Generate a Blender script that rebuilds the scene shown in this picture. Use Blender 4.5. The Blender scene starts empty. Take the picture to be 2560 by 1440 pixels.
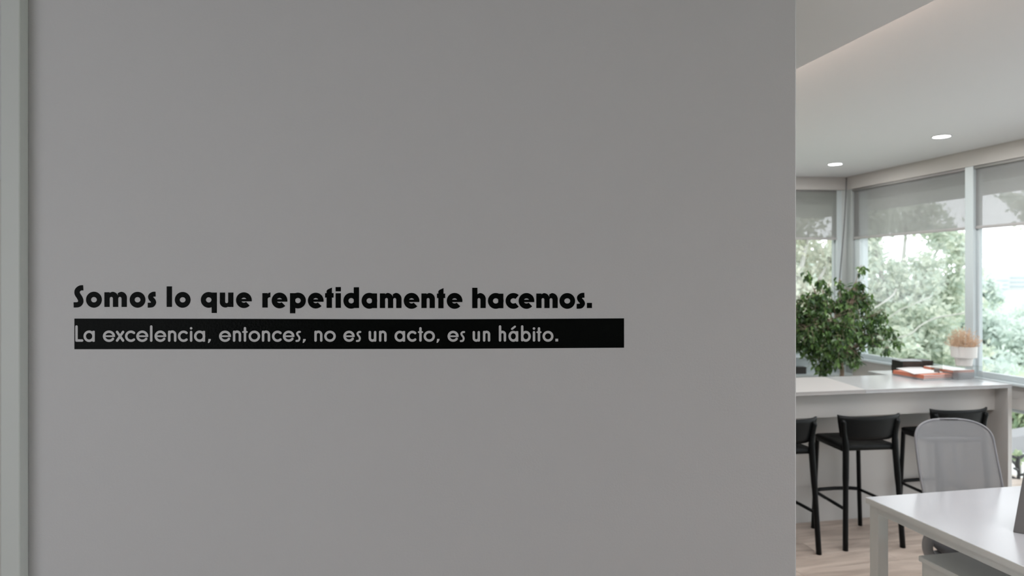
import bpy, bmesh, math, random
import numpy as np
from mathutils import Vector, Matrix
random.seed(7); rng = np.random.default_rng(7)
C = bpy.context.scene.collection
S = bpy.context.scene
PI = math.pi

# ------------------------------------------------------------------ camera, world, light
H = 1.85                      # eye height
F = 1707.0                    # focal length in pixels of the 2560 wide frame
YAW = math.radians(11.6)      # the camera looks a little to the right of the room's depth axis (+Y)
cd = bpy.data.cameras.new('camera'); cam = bpy.data.objects.new('camera', cd); C.objects.link(cam)
cam.location = (0, 0, H); cam.rotation_euler = (PI/2, 0, -YAW)
cd.sensor_width = 36.0; cd.lens = 36.0*F/2560; cd.shift_y = -20/2560
cd.clip_start = 0.05; cd.clip_end = 600
cd.dof.use_dof = True; cd.dof.focus_distance = 1.82; cd.dof.aperture_fstop = 3.4
S.camera = cam
S.view_settings.view_transform = 'Standard'; S.view_settings.look = 'None'
S.view_settings.gamma = 1; S.view_settings.use_curve_mapping = False
S.view_settings.exposure = 0.85

w = bpy.data.worlds.new('overcast_sky'); S.world = w; w.use_nodes = True
bg = w.node_tree.nodes['Background']; bg.inputs[0].default_value = (0.94, 0.965, 1.0, 1); bg.inputs[1].default_value = 1.72

def area(name, loc, target, sx, sy, power, col=(1, 1, 1)):
    l = bpy.data.lights.new(name, 'AREA'); l.shape = 'RECTANGLE'; l.size = sx; l.size_y = sy
    l.energy = power; l.color = col
    o = bpy.data.objects.new(name, l); C.objects.link(o); o.location = loc
    o.rotation_euler = (Vector(target)-Vector(loc)).to_track_quat('-Z', 'Y').to_euler()
    return o
area('rear_fill_light', (-3.0, -1.3, 1.45), (-0.4, 1.9, 1.4), 2.2, 2.0, 21, (0.93, 0.96, 1.0))  # unseen fill lamp added behind the camera to brighten the lettered wall
area('ceiling_fill_light', (3.2, 2.0, 2.85), (3.2, 2.0, 0), 1.2, 1.2, 19, (0.97, 0.98, 1.0))  # added fill lamp under the ceiling, not a fitting of the room
area('ceiling_fill_light', (3.2, 4.0, 2.88), (3.2, 4.0, 0), 1.2, 0.6, 10, (0.97, 0.98, 1.0))  # second added fill lamp, over the counter side

fw = Vector((math.sin(YAW), math.cos(YAW), 0)); rt = Vector((math.cos(YAW), -math.sin(YAW), 0)); up = Vector((0, 0, 1))
def ray(px, py): return fw + rt*((px-1280)/F) - up*((py-700)/F)
def at(px, py, z): return Vector((0, 0, H)) + ray(px, py)*z

# ------------------------------------------------------------------ materials
def mat(name, col, rough=0.5, metal=0.0, bump=0.0, bscale=100.0, spec=0.5, var=0.0, vscale=4.0, coat=0.0, bdist=0.002):
    m = bpy.data.materials.new(name); m.use_nodes = True; nt = m.node_tree; n = nt.nodes; b = n['Principled BSDF']
    b.inputs['Base Color'].default_value = (*col, 1); b.inputs['Roughness'].default_value = rough
    b.inputs['Metallic'].default_value = metal; b.inputs['Specular IOR Level'].default_value = spec
    b.inputs['Coat Weight'].default_value = coat
    tc = n.new('ShaderNodeTexCoord')
    if var > 0:
        no = n.new('ShaderNodeTexNoise'); no.inputs['Scale'].default_value = vscale; no.inputs['Detail'].default_value = 3
        nt.links.new(tc.outputs['Object'], no.inputs['Vector'])
        mx = n.new('ShaderNodeMix'); mx.data_type = 'RGBA'
        mx.inputs[6].default_value = (*[c*(1-var) for c in col], 1); mx.inputs[7].default_value = (*[min(1, c*(1+var)) for c in col], 1)
        nt.links.new(no.outputs[0], mx.inputs[0]); nt.links.new(mx.outputs[2], b.inputs['Base Color'])
    if bump > 0:
        no = n.new('ShaderNodeTexNoise'); no.inputs['Scale'].default_value = bscale; no.inputs['Detail'].default_value = 4
        nt.links.new(tc.outputs['Object'], no.inputs['Vector'])
        bp = n.new('ShaderNodeBump'); bp.inputs['Strength'].default_value = bump; bp.inputs['Distance'].default_value = bdist
        nt.links.new(no.outputs[0], bp.inputs['Height']); nt.links.new(bp.outputs[0], b.inputs['Normal'])
    return m
def thin_glass(name, tint, ior=1.45, rough=0.0, refl=1.0):
    m = bpy.data.materials.new(name); m.use_nodes = True; nt = m.node_tree; n = nt.nodes
    n.remove(n['Principled BSDF']); out = n['Material Output']
    t = n.new('ShaderNodeBsdfTransparent'); t.inputs[0].default_value = (*tint, 1)
    g = n.new('ShaderNodeBsdfGlossy'); g.inputs['Roughness'].default_value = rough
    fr = n.new('ShaderNodeFresnel'); ge = n.new('ShaderNodeNewGeometry'); im = n.new('ShaderNodeMix')
    im.inputs[2].default_value = ior; im.inputs[3].default_value = 1/ior      # keep the same reflectance on the way out of the pane
    nt.links.new(ge.outputs['Backfacing'], im.inputs[0]); nt.links.new(im.outputs[0], fr.inputs[0])
    mu = n.new('ShaderNodeMath'); mu.operation = 'MULTIPLY'; mu.inputs[1].default_value = refl
    nt.links.new(fr.outputs[0], mu.inputs[0])
    mx = n.new('ShaderNodeMixShader'); nt.links.new(mu.outputs[0], mx.inputs[0])
    nt.links.new(t.outputs[0], mx.inputs[1]); nt.links.new(g.outputs[0], mx.inputs[2]); nt.links.new(mx.outputs[0], out.inputs[0])
    return m
def screen_fabric(name, col, clear, trans=0.5, weave=0.0):
    m = bpy.data.materials.new(name); m.use_nodes = True; nt = m.node_tree; n = nt.nodes
    n.remove(n['Principled BSDF']); out = n['Material Output']
    d = n.new('ShaderNodeBsdfDiffuse'); d.inputs[0].default_value = (*col, 1)
    tl = n.new('ShaderNodeBsdfTranslucent'); tl.inputs[0].default_value = (*col, 1)
    m1 = n.new('ShaderNodeMixShader'); m1.inputs[0].default_value = trans
    nt.links.new(d.outputs[0], m1.inputs[1]); nt.links.new(tl.outputs[0], m1.inputs[2])
    t = n.new('ShaderNodeBsdfTransparent')
    m2 = n.new('ShaderNodeMixShader'); m2.inputs[0].default_value = clear
    nt.links.new(m1.outputs[0], m2.inputs[1]); nt.links.new(t.outputs[0], m2.inputs[2]); nt.links.new(m2.outputs[0], out.inputs[0])
    return m
def leaf_mat(name, c1, c2, rough=0.45, trans=0.3, spec=0.5):
    m = bpy.data.materials.new(name); m.use_nodes = True; nt = m.node_tree; n = nt.nodes; b = n['Principled BSDF']; out = n['Material Output']
    gi = n.new('ShaderNodeNewGeometry')
    no = n.new('ShaderNodeMix'); no.data_type = 'RGBA'; no.inputs[6].default_value = (*c1, 1); no.inputs[7].default_value = (*c2, 1)
    oi = n.new('ShaderNodeObjectInfo'); ad = n.new('ShaderNodeMath'); ad.operation = 'ADD'; fr = n.new('ShaderNodeMath'); fr.operation = 'FRACT'
    nt.links.new(gi.outputs['Random Per Island'], ad.inputs[0]); nt.links.new(oi.outputs['Random'], ad.inputs[1]); nt.links.new(ad.outputs[0], fr.inputs[0])
    nt.links.new(fr.outputs[0], no.inputs[0]); nt.links.new(no.outputs[2], b.inputs['Base Color'])
    b.inputs['Roughness'].default_value = rough; b.inputs['Specular IOR Level'].default_value = spec
    tl = n.new('ShaderNodeBsdfTranslucent'); nt.links.new(no.outputs[2], tl.inputs[0])
    mx = n.new('ShaderNodeMixShader'); mx.inputs[0].default_value = trans
    nt.links.new(b.outputs[0], mx.inputs[1]); nt.links.new(tl.outputs[0], mx.inputs[2]); nt.links.new(mx.outputs[0], out.inputs[0])
    return m
def emit(name, col, s):
    m = bpy.data.materials.new(name); m.use_nodes = True; n = m.node_tree.nodes; b = n['Principled BSDF']
    b.inputs['Base Color'].default_value = (*col, 1); b.inputs['Emission Color'].default_value = (*col, 1); b.inputs['Emission Strength'].default_value = s
    return m
M = dict(
    wall=mat('painted_wall', (0.565, 0.565, 0.572), 0.6, bump=0.28, bscale=170, var=0.02, vscale=1.5),
    ceil=mat('ceiling_paint', (0.755, 0.765, 0.785), 0.8, bump=0.03, bscale=120),
    room=mat('room_paint', (0.72, 0.72, 0.72), 0.7, bump=0.05, bscale=200),
    vinyl=mat('black_vinyl', (0.0036, 0.0044, 0.0040), 0.28, bump=0.35, bscale=170, spec=0.03),
    jamb=mat('painted_jamb', (0.58, 0.61, 0.59), 0.5, bump=0.05, bscale=150),
    door=mat('door_paint', (0.54, 0.53, 0.51), 0.6, bump=0.04, bscale=150),
    alu=mat('white_aluminium', (0.54, 0.60, 0.62), 0.35, bump=0.02, bscale=60),
    post=mat('grey_post_paint', (0.42, 0.45, 0.45), 0.5, bump=0.02, bscale=60),
    pelmet=mat('pelmet_paint', (0.53, 0.515, 0.50), 0.65, bump=0.02, bscale=90),
    glass=thin_glass('window_glass', (0.975, 0.99, 0.99)),
    acrylic=thin_glass('clear_acrylic', (0.985, 0.99, 0.99), 1.4, 0.02, 0.9),
    acrylic_green=thin_glass('smoky_acrylic', (0.80, 0.82, 0.80), 1.4, 0.05, 0.8),
    blind=screen_fabric('blind_fabric', (0.31, 0.31, 0.31), 0.15, 0.30),
    hem=mat('blind_hem', (0.36, 0.35, 0.35), 0.5, bump=0.05, bscale=300),
    mesh=screen_fabric('chair_mesh', (0.44, 0.44, 0.45), 0.54, 0.10),
    shell=mat('grey_chair_plastic', (0.34, 0.35, 0.365), 0.45, bump=0.03, bscale=200),
    rim=mat('grey_mesh_edging', (0.26, 0.26, 0.275), 0.7, bump=0.1, bscale=400),
    uphol=mat('grey_upholstery', (0.17, 0.17, 0.185), 0.85, bump=0.2, bscale=500),
    black=mat('black_polypropylene', (0.004, 0.005, 0.0055), 0.42, bump=0.06, bscale=600, spec=0.20),
    counter=mat('counter_laminate', (0.50, 0.505, 0.515), 0.22, bump=0.01, bscale=300),
    counter_warm=mat('warm_counter_laminate', (0.45, 0.435, 0.425), 0.5, bump=0.01, bscale=300),
    panel=mat('counter_panel', (0.57, 0.56, 0.545), 0.5, bump=0.02, bscale=200),
    edge=mat('counter_edge_band', (0.36, 0.34, 0.33), 0.5, bump=0.02, bscale=200),
    desk=mat('desk_laminate', (0.43, 0.43, 0.45), 0.22, bump=0.01, bscale=300),
    deskleg=mat('desk_frame_paint', (0.82, 0.85, 0.84), 0.45, bump=0.02, bscale=200),
    orange=mat('orange_cover', (0.62, 0.20, 0.115), 0.5, bump=0.05, bscale=400),
    paper=mat('paper', (0.80, 0.80, 0.80), 0.7, bump=0.1, bscale=600),
    cover=mat('white_cover', (0.80, 0.79, 0.78), 0.35, bump=0.02, bscale=300),
    greycov=mat('grey_cover', (0.28, 0.27, 0.28), 0.5, bump=0.03, bscale=300),
    blackbook=mat('black_cover', (0.02, 0.018, 0.016), 0.5, bump=0.05, bscale=300),
    pot=mat('white_ceramic', (0.74, 0.72, 0.70), 0.5, bump=0.03, bscale=150),
    soil=mat('potting_soil', (0.06, 0.04, 0.03), 0.95, bump=0.8, bscale=80, bdist=0.01),
    dry=mat('dried_grass', (0.66, 0.48, 0.34), 0.8, var=0.3, vscale=60),
    bark=mat('ficus_bark', (0.30, 0.22, 0.17), 0.8, bump=0.4, bscale=60, var=0.3, vscale=20),
    steel=mat('brushed_aluminium', (0.17, 0.165, 0.165), 0.45, metal=0.2, bump=0.02, bscale=200),
    screen=mat('dark_screen', (0.02, 0.02, 0.022), 0.15, bump=0.005, bscale=100),
    treebark=mat('pale_bark', (0.46, 0.45, 0.42), 0.8, bump=0.4, bscale=12, var=0.15, vscale=5, bdist=0.02),
    lamp=emit('downlight_diffuser', (1, 1, 1), 9.0),
    led=emit('warm_led_strip', (1.0, 0.73, 0.58), 33.0),
    cord=mat('dark_cord', (0.08, 0.08, 0.085), 0.6, bump=0.05, bscale=600),
    paving=mat('pale_paving', (0.74, 0.74, 0.73), 0.8, bump=0.2, bscale=20, var=0.08, vscale=3),
    kerb=mat('grey_concrete', (0.25, 0.25, 0.255), 0.8, bump=0.2, bscale=30, var=0.1, vscale=3),
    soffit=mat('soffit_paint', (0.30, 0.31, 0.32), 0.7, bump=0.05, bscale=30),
    facade=mat('far_facade', (0.50, 0.515, 0.53), 0.7, bump=0.05, bscale=2),
    farglass=mat('far_window_glass', (0.34, 0.39, 0.44), 0.5, bump=0.02, bscale=2),
    meadow=mat('meadow', (0.35, 0.42, 0.28), 0.9, bump=0.3, bscale=5, var=0.25, vscale=0.6),
    leaf=leaf_mat('ficus_leaf', (0.038, 0.084, 0.040), (0.16, 0.29, 0.075), 0.33, 0.28, 0.8),
    leafdull=leaf_mat('ficus_leaf_shaded_side', (0.05, 0.10, 0.05), (0.11, 0.19, 0.08), 0.35, 0.25, 0.7),
    shrub=leaf_mat('shrub_leaf', (0.30, 0.42, 0.27), (0.52, 0.58, 0.36), 0.6, 0.4, 0.3),
    tree_a=leaf_mat('tree_leaf', (0.54, 0.62, 0.55), (0.80, 0.81, 0.71), 0.6, 0.55, 0.3),  # outdoor haze and overexposure are put into the pale leaf colour
    tree_b=leaf_mat('bluish_tree_leaf', (0.57, 0.655, 0.62), (0.73, 0.78, 0.72), 0.6, 0.55, 0.3),  # haze painted in as a paler, bluer leaf tone
    tree_c=leaf_mat('yellowish_tree_leaf', (0.64, 0.69, 0.60), (0.84, 0.81, 0.72), 0.6, 0.55, 0.3),  # leaf tone lightened to imitate haze
)
# wood-look plank material: colour varies per plank
def plank_mat():
    m = bpy.data.materials.new('pale_wood_plank'); m.use_nodes = True; nt = m.node_tree; n = nt.nodes; b = n['Principled BSDF']
    tc = n.new('ShaderNodeTexCoord'); oi = n.new('ShaderNodeObjectInfo'); ge = n.new('ShaderNodeNewGeometry')
    mp = n.new('ShaderNodeMapping'); mp.inputs['Scale'].default_value = (1.2, 7, 7)
    cb = n.new('ShaderNodeVectorMath'); cb.operation = 'ADD'
    nt.links.new(ge.outputs['Position'], cb.inputs[0])
    sc = n.new('ShaderNodeVectorMath'); sc.operation = 'SCALE'; sc.inputs[0].default_value = (7, 3, 0); nt.links.new(oi.outputs['Random'], sc.inputs['Scale'])
    nt.links.new(sc.outputs[0], cb.inputs[1]); nt.links.new(cb.outputs[0], mp.inputs[0])
    no = n.new('ShaderNodeTexNoise'); no.inputs['Scale'].default_value = 1.6; no.inputs['Detail'].default_value = 6; no.inputs['Distortion'].default_value = 0.8
    nt.links.new(mp.outputs[0], no.inputs['Vector'])
    r = n.new('ShaderNodeValToRGB'); e = r.color_ramp.elements
    e[0].position = 0.30; e[0].color = (0.37, 0.295, 0.245, 1); e[1].position = 0.60; e[1].color = (0.60, 0.50, 0.43, 1)
    nt.links.new(no.outputs[0], r.inputs[0]); nt.links.new(r.outputs[0], b.inputs['Base Color'])
    b.inputs['Roughness'].default_value = 0.45
    bp = n.new('ShaderNodeBump'); bp.inputs['Strength'].default_value = 0.15; bp.inputs['Distance'].default_value = 0.002
    nt.links.new(no.outputs[0], bp.inputs['Height']); nt.links.new(bp.outputs[0], b.inputs['Normal'])
    return m
M['plank'] = plank_mat()

# ------------------------------------------------------------------ mesh helpers
class MB:
    def __init__(s): s.v = []; s.f = []
    def add(s, vs, fs):
        k = len(s.v); s.v += [tuple(p) for p in vs]; s.f += [tuple(i+k for i in f) for f in fs]; return s
    def box(s, x0, x1, y0, y1, z0, z1, mtx=None):
        vs = [Vector(p) for p in ((x0,y0,z0),(x1,y0,z0),(x1,y1,z0),(x0,y1,z0),(x0,y0,z1),(x1,y0,z1),(x1,y1,z1),(x0,y1,z1))]
        if mtx: vs = [mtx @ p for p in vs]
        return s.add(vs, [(0,3,2,1),(4,5,6,7),(0,1,5,4),(1,2,6,5),(2,3,7,6),(3,0,4,7)])
    def tube(s, pts, r, n=10, cap=True, flat=None):
        pts = [Vector(p) for p in pts]; rs = r if isinstance(r, (list, tuple)) else [r]*len(pts)
        rings = []; prev = None
        for i, p in enumerate(pts):
            t = (pts[min(i+1, len(pts)-1)] - pts[max(i-1, 0)]).normalized()
            a = prev if prev is not None else (Vector((1, 0, 0)) if abs(t.x) < 0.8 else Vector((0, 1, 0)))
            u_ = (a - t*a.dot(t)).normalized(); prev = u_; v_ = t.cross(u_)
            rx, ry = (rs[i], rs[i]) if flat is None else (rs[i], rs[i]*flat)
            rings.append([p + u_*math.cos(2*PI*k/n)*rx + v_*math.sin(2*PI*k/n)*ry for k in range(n)])
        vs = [q for R in rings for q in R]; fs = []
        for i in range(len(pts)-1):
            for k in range(n): fs.append((i*n+k, i*n+(k+1) % n, (i+1)*n+(k+1) % n, (i+1)*n+k))
        if cap: fs.append(tuple(range(n))[::-1]); fs.append(tuple((len(pts)-1)*n+k for k in range(n)))
        return s.add(vs, fs)
    def lathe(s, prof, n=32, c=(0, 0, 0)):
        vs = [(c[0]+r*math.cos(2*PI*k/n), c[1]+r*math.sin(2*PI*k/n), c[2]+z) for r, z in prof for k in range(n)]
        fs = [(i*n+k, i*n+(k+1) % n, (i+1)*n+(k+1) % n, (i+1)*n+k) for i in range(len(prof)-1) for k in range(n)]
        return s.add(vs, fs)
    def prism(s, pts, z0, z1):
        n = len(pts); vs = [(x, y, z0) for x, y in pts] + [(x, y, z1) for x, y in pts]
        return s.add(vs, [tuple(range(n))[::-1], tuple(range(n, 2*n))] + [(i, (i+1) % n, n+(i+1) % n, n+i) for i in range(n)])
    def grid(s, P):                      # P[i][j] points, open surface
        a, b = len(P), len(P[0]); vs = [q for R in P for q in R]
        return s.add(vs, [(i*b+j, i*b+j+1, (i+1)*b+j+1, (i+1)*b+j) for i in range(a-1) for j in range(b-1)])
    def build(s, name, m, parent=None, bevel=0, smooth=False, seg=2, fixn=True, solid=0, sub=0):
        me = bpy.data.meshes.new(name); me.from_pydata(s.v, [], s.f); me.update()
        if fixn:
            bm = bmesh.new(); bm.from_mesh(me); bmesh.ops.recalc_face_normals(bm, faces=bm.faces); bm.to_mesh(me); bm.free()
        if smooth:
            for p in me.polygons: p.use_smooth = True
        o = bpy.data.objects.new(name, me); C.objects.link(o); me.materials.append(m)
        if parent: o.parent = parent
        if solid:
            md = o.modifiers.new('solid', 'SOLIDIFY'); md.thickness = solid; md.offset = 0
        if bevel:
            md = o.modifiers.new('bevel', 'BEVEL'); md.width = bevel; md.segments = seg; md.limit_method = 'ANGLE'; md.angle_limit = math.radians(40)
        if sub:
            md = o.modifiers.new('sub', 'SUBSURF'); md.levels = sub; md.render_levels = sub
        return o
def tag(o, label=None, cat=None, group=None, kind=None):
    if label: o['label'] = label
    if cat: o['category'] = cat
    if group: o['group'] = group
    if kind: o['kind'] = kind
    return o
def empty(name, loc=(0, 0, 0), rz=0):
    o = bpy.data.objects.new(name, None); C.objects.link(o); o.location = loc; o.rotation_euler = (0, 0, rz); o.empty_display_size = 0.1
    return o
def copy_tree(o, parent=None):
    c = o.copy(); C.objects.link(c); c.parent = parent
    for ch in list(o.children): copy_tree(ch, c)
    return c
def struct(o): o['kind'] = 'structure'; return o
def spline(pts, n=8):
    P = [Vector(p) for p in pts]; P = [2*P[0]-P[1]] + P + [2*P[-1]-P[-2]]; out = []
    for i in range(1, len(P)-2):
        for k in range(n):
            t = k/n
            out.append(0.5*((2*P[i]) + (P[i+1]-P[i-1])*t + (2*P[i-1]-5*P[i]+4*P[i+1]-P[i+2])*t*t + (3*P[i]-P[i-1]-3*P[i+1]+P[i+2])*t**3))
    out.append(P[-2]); return out

# ------------------------------------------------------------------ room constants
CE = 2.906                 # main ceiling
CD = 2.72                  # dropped ceiling, left of the light cove
WX = 4.77                  # inner face of right window wall
CY = 6.18                  # y of the far corner
SILL = 1.07
wd = (rt + fw*0.082).normalized(); wn = Vector((-wd.y, wd.x, 0))         # along / behind the lettered wall and the far wall
rzw = math.atan2(wd.y, wd.x)

# ---- floor: slab + individual planks
struct(MB().box(-4.2, 6, -4.2, 8, -0.25, -0.012).build('floor', M['plank']))
floor = bpy.data.objects['floor']
PW, PL = 0.20, 1.22
row = 0; rest = MB()
y = -4.1
while y < 7.2:
    x = -4.15 - PL*((row*0.37) % 1)
    while x < WX-0.05:
        x0, x1 = max(x, -4.15)+0.001, min(x+PL, WX-0.02)-0.001
        if x1-x0 > 0.05:
            d = random.uniform(-0.0005, 0.0005)
            if 1.2 < y < 5.9 and x1 > 1.5:
                MB().box(x0, x1, y+0.001, y+PW-0.001, -0.012, d).build('plank', M['plank'], floor, bevel=0.0012, seg=1)
            else:
                rest.box(x0, x1, y+0.001, y+PW-0.001, -0.012, d)
        x += PL
    y += PW; row += 1
o = rest.build('floor_plank', M['plank'], floor); o['kind'] = 'stuff'

# ---- ceilings
cp = at(1992, 172, (CD-H)*F/528)
EX = cp.x                  # x of the cove edge
struct(MB().box(-4.2, WX+0.1, -4.2, 7.6, CE, CE+0.2).build('ceiling', M['ceil']))
cl = struct(MB().box(-4.2, EX, -4.2, 7.2, CD, CD+0.03).build('ceiling_dropped_panel', M['ceil'], bpy.data.objects['ceiling']))
led = MB().box(EX-0.065, EX-0.050, -4.0, 7.0, CD+0.03, CD+0.036).build('led_strip', M['led'])
tag(led, 'warm white LED strip hidden in the ceiling cove', 'light')

# ---- the lettered wall (focus plane) and the jamb at its left
wo = at(1280, 700, 1.82); wo.z = 0
def on_wall(px, py):
    d = ray(px, py); t = (wo-Vector((0, 0, 0))).dot(wn)/d.dot(wn); p = Vector((0, 0, H))+d*t
    return (p-wo).dot(wd), p.z
xr = on_wall(1991.5, 700)[0]; xl = on_wall(72, 700)[0]
wb = MB().box(-3.6, xr, 0, 0.12, 0, CD).build('wall_front', M['wall'], bevel=0.005, seg=3)
wb.location = wo; wb.rotation_euler = (0, 0, rzw); struct(wb)
jf = 0.036
X48 = on_wall(48, 700)[0]
jb = MB().box(xl-0.045, xl, -jf, -0.0005, 0.012, CD-0.002).build('trim_1', M['jamb'], bevel=0.003, seg=2)
jb.location = wo; jb.rotation_euler = (0, 0, rzw); struct(jb)
dp = MB().box(xl-0.95, xl-0.0445, -0.012, -0.0005, 0.012, 2.1).build('door_1', M['door'], bevel=0.002)
dp.location = wo; dp.rotation_euler = (0, 0, rzw); struct(dp)
hd = MB().tube([(xl-0.85, -0.012, 1.0), (xl-0.85, -0.06, 1.0), (xl-0.73, -0.06, 1.0)], 0.009).build('door_handle', M['steel'], dp, smooth=True)

# ---- lettering: every glyph drawn from strokes, measured in the plane of the wall
class G:
    def __init__(s): s.p = []; s.k = 0; s.lay = []      # polygons in picture units (y down) of the wall plane
    def poly(s, pts, nxt=True):
        if nxt: s.k += 1
        s.p.append(pts); s.lay.append(s.k); return s
    def rect(s, x0, y0, x1, y1): return s.poly([(x0, y0), (x1, y0), (x1, y1), (x0, y1)])
    def ring(s, cx, cy, rx, ry, wx, wy, a0=0, a1=360, n=None):
        n = n or max(6, int(abs(a1-a0)/9)); s.k += 1
        A = [math.radians(a0+(a1-a0)*i/n) for i in range(n+1)]
        for a, b in zip(A, A[1:]):
            s.poly([(cx+rx*math.cos(a), cy-ry*math.sin(a)), (cx+rx*math.cos(b), cy-ry*math.sin(b)),
                    (cx+(rx-wx)*math.cos(b), cy-(ry-wy)*math.sin(b)), (cx+(rx-wx)*math.cos(a), cy-(ry-wy)*math.sin(a))], False)
        return s
    def disc(s, cx, cy, r, n=14): return s.poly([(cx+r*math.cos(2*PI*k/n), cy+r*math.sin(2*PI*k/n)) for k in range(n)])
    def stroke(s, pts, w, smooth=True, caps=False):
        P = [Vector((a, b, 0)) for a, b in pts]
        if smooth: P = spline(P, 5)
        L = []; R = []
        for i, p in enumerate(P):
            t = (P[min(i+1, len(P)-1)]-P[max(i-1, 0)]).normalized(); n_ = Vector((-t.y, t.x, 0))*w/2
            L.append((p+n_)[:2]); R.append((p-n_)[:2])
        s.k += 1
        for i in range(len(P)-1): s.poly([L[i], L[i+1], R[i+1], R[i]], False)
        if caps: s.disc(*P[0][:2], w/2); s.disc(*P[-1][:2], w/2)
        return s
def put_glyph(g, m, parent, y0, y1):
    mb = MB(); q = parent.matrix_basis
    for pts, k_ in zip(g.p, g.lay):
        yf = y1 + k_*1.2e-5
        W = [on_wall(*p) for p in pts]; n = len(W)
        mb.add([(a, -yf, z) for a, z in W]+[(a, -y0, z) for a, z in W],
               [tuple(range(n)), tuple(range(n, 2*n))[::-1]]+[(i, n+i, n+(i+1) % n, (i+1) % n) for i in range(n)])
    return mb.build('letter', m, parent)
line1 = empty('wall_lettering', wo, rzw)
tag(line1, 'bold black vinyl lettering reading Somos lo que repetidamente hacemos on the grey wall', 'lettering')
YB = lambda x: float(np.interp(x, [180, 520, 700, 950, 1480], [767.3, 767.5, 769.0, 770.1, 770.2]))
XT = lambda x: float(np.interp(x, [180, 520, 700, 950, 1480], [730.4, 731.3, 732.8, 733.4, 734.0]))
SW = 13.0
def bo(cx, g=None, a0=0, a1=360, wx=12.2, wy=13.2):
    g = g or G(); yb, xt = YB(cx), XT(cx); cy = (yb+xt)/2+0.3; r = (yb-xt)/2+1.6
    return g.ring(cx, cy, 19.6, r, wx, wy, a0, a1), cy, r
def put1(g): put_glyph(g, M['vinyl'], line1, 0.0001, 0.0007)
def be(x0, x1):
    cx = (x0+x1)/2; g, cy, r = bo(cx, a0=-1, a1=317, wx=12.6, wy=13.4)
    g.rect(cx-10, cy-3.0, cx+19.5, cy+3.0); put1(g)
def bm_(stems):
    g = G(); yb, xt = YB(stems[0]), XT(stems[0])
    for i, x in enumerate(stems): g.rect(x, xt+(0 if i == 0 else 11), x+SW, yb)
    for i in range(len(stems)-1):
        a, b = stems[i]+SW, stems[i+1]; cx = (a+b)/2; rin = (b-a)/2; out = stems[i+1]+SW
        cyy = xt+11.5+rin
        # hump: from the previous stem to the outer side of the next one
        pts = [(a, cyy)] + [(cx-rin*math.cos(t), cyy-rin*math.sin(t)) for t in np.linspace(0, PI, 9)] + [(out, cyy)]
        ro = min(14.5, (out-a)*0.72)
        pts += [(out-ro+ro*math.cos(t), xt-1.2+ro-ro*math.sin(t)) for t in np.linspace(0, PI/2, 7)]
        pts += [(a+2.5, xt+0.4), (a-1.0, xt+2.5)]
        g.poly(pts)
    return g
def bbowl(cx, x0, x1, top, bot, g=None):
    g, cy, r = bo(cx, g, wx=13.0 if g else 12.6, wy=13.2); g.rect(x0, top, x1, bot); return g
def bs(x0, x1, top):
    yb = YB(x0); d = top-729.4; ox = x0-369.6; k = (yb+1.4-top)/39.4
    pts = [(389.0, 735.3), (382.5, 735.8), (376.8, 740.2), (377.8, 746.2), (382.3, 751.2), (384.2, 756.5), (380.8, 761.6), (375.5, 762.8), (369.6, 762.9)]
    put1(G().stroke([(a+ox, top+(b-729.4)*k) for a, b in pts], 12.3))
put1(G().stroke([(208.2, 719.4), (200.5, 720.3), (193.8, 726), (193.2, 734), (198, 742), (201.7, 749.5), (201.3, 756.5), (195.8, 761.5), (184.4, 762.3)], 13.2))
put1(bo(235.0)[0]); put1(bm_([261.2, 282.6, 304.2])); put1(bo(344.0)[0]); bs(369.6, 390.3, 729.4)
put1(G().rect(416.9, 715.9, 430.0, 767.3)); put1(bo(456.8)[0])
put1(bbowl(521.9, 529.3, 542.2, 731.4, 782.5))
yb = 767.4; g = G().rect(549.7, 731.4, 562.8, 756).rect(570.6, 731.4, 583.5, yb)          # u
g.poly([(549.7, 755)] + [(566.7-4.0*math.cos(t), 754+4.0*math.sin(t)) for t in np.linspace(0, PI, 8)] + [(583.5, 755), (583.5, yb), (574, yb), (571.5, 766)] +
       [(563.5+14*math.cos(t), 755+13.8*math.sin(t)) for t in np.linspace(PI/2.4, PI, 8)])
put1(g)
be(590.3, 629.3)
put1(G().rect(656.0, 732.8, 669.3, 768.8).poly([(669.0, 735.5), (671.5, 732.5), (676, 731), (676, 742.8), (671.5, 744), (669, 747)]))      # r
be(679.1, 718.7); put1(bbowl(745.0, 725.1, 738.3, 732.8, 783.2)); be(769.7, 809.1)
def bt(x0, x1, b0, b1, yb, bt0):
    put1(G().poly([(x0, bt0-6), (x0+3, bt0-9.3), (x1, bt0-13.8), (x1, yb), (x0, yb)]).rect(b0, bt0, b1, bt0+11.2))
bt(816.6, 829.8, 812.8, 834.0, 769.7, 732.8)
put1(G().rect(839.1, 717.6, 852.2, 728.4).rect(839.1, 733.1, 852.2, 769.7))
put1(bbowl(878.1, 884.4, 897.6, 718.1, 770.0)); put1(bbowl(923.5, 929.8, 942.6, 733.5, 770.3))
put1(bm_([949.7, 969.9, 990.7])); be(1009.3, 1048.5); put1(bm_([1053.6, 1074.1])); bt(1095.8, 1108.8, 1092.3, 1113.0, 770.6, 734.0); be(1117.0, 1155.9)
g = bm_([1180.6, 1201.2]); g.rect(1180.6, 719.4, 1193.6, 770.3); put1(g)
put1(bbowl(1239.4, 1245.5, 1258.4, 734.2, 770.5))
put1(bo(1283.5, a0=47, a1=313)[0]); be(1297.1, 1335.3); put1(bm_([1340.7, 1360.9, 1381.2])); put1(bo(1418.1)[0])
bs(1441.6, 1462.0, 732.2); put1(G().rect(1467.2, 757.2, 1479.8, 770.1))

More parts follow.
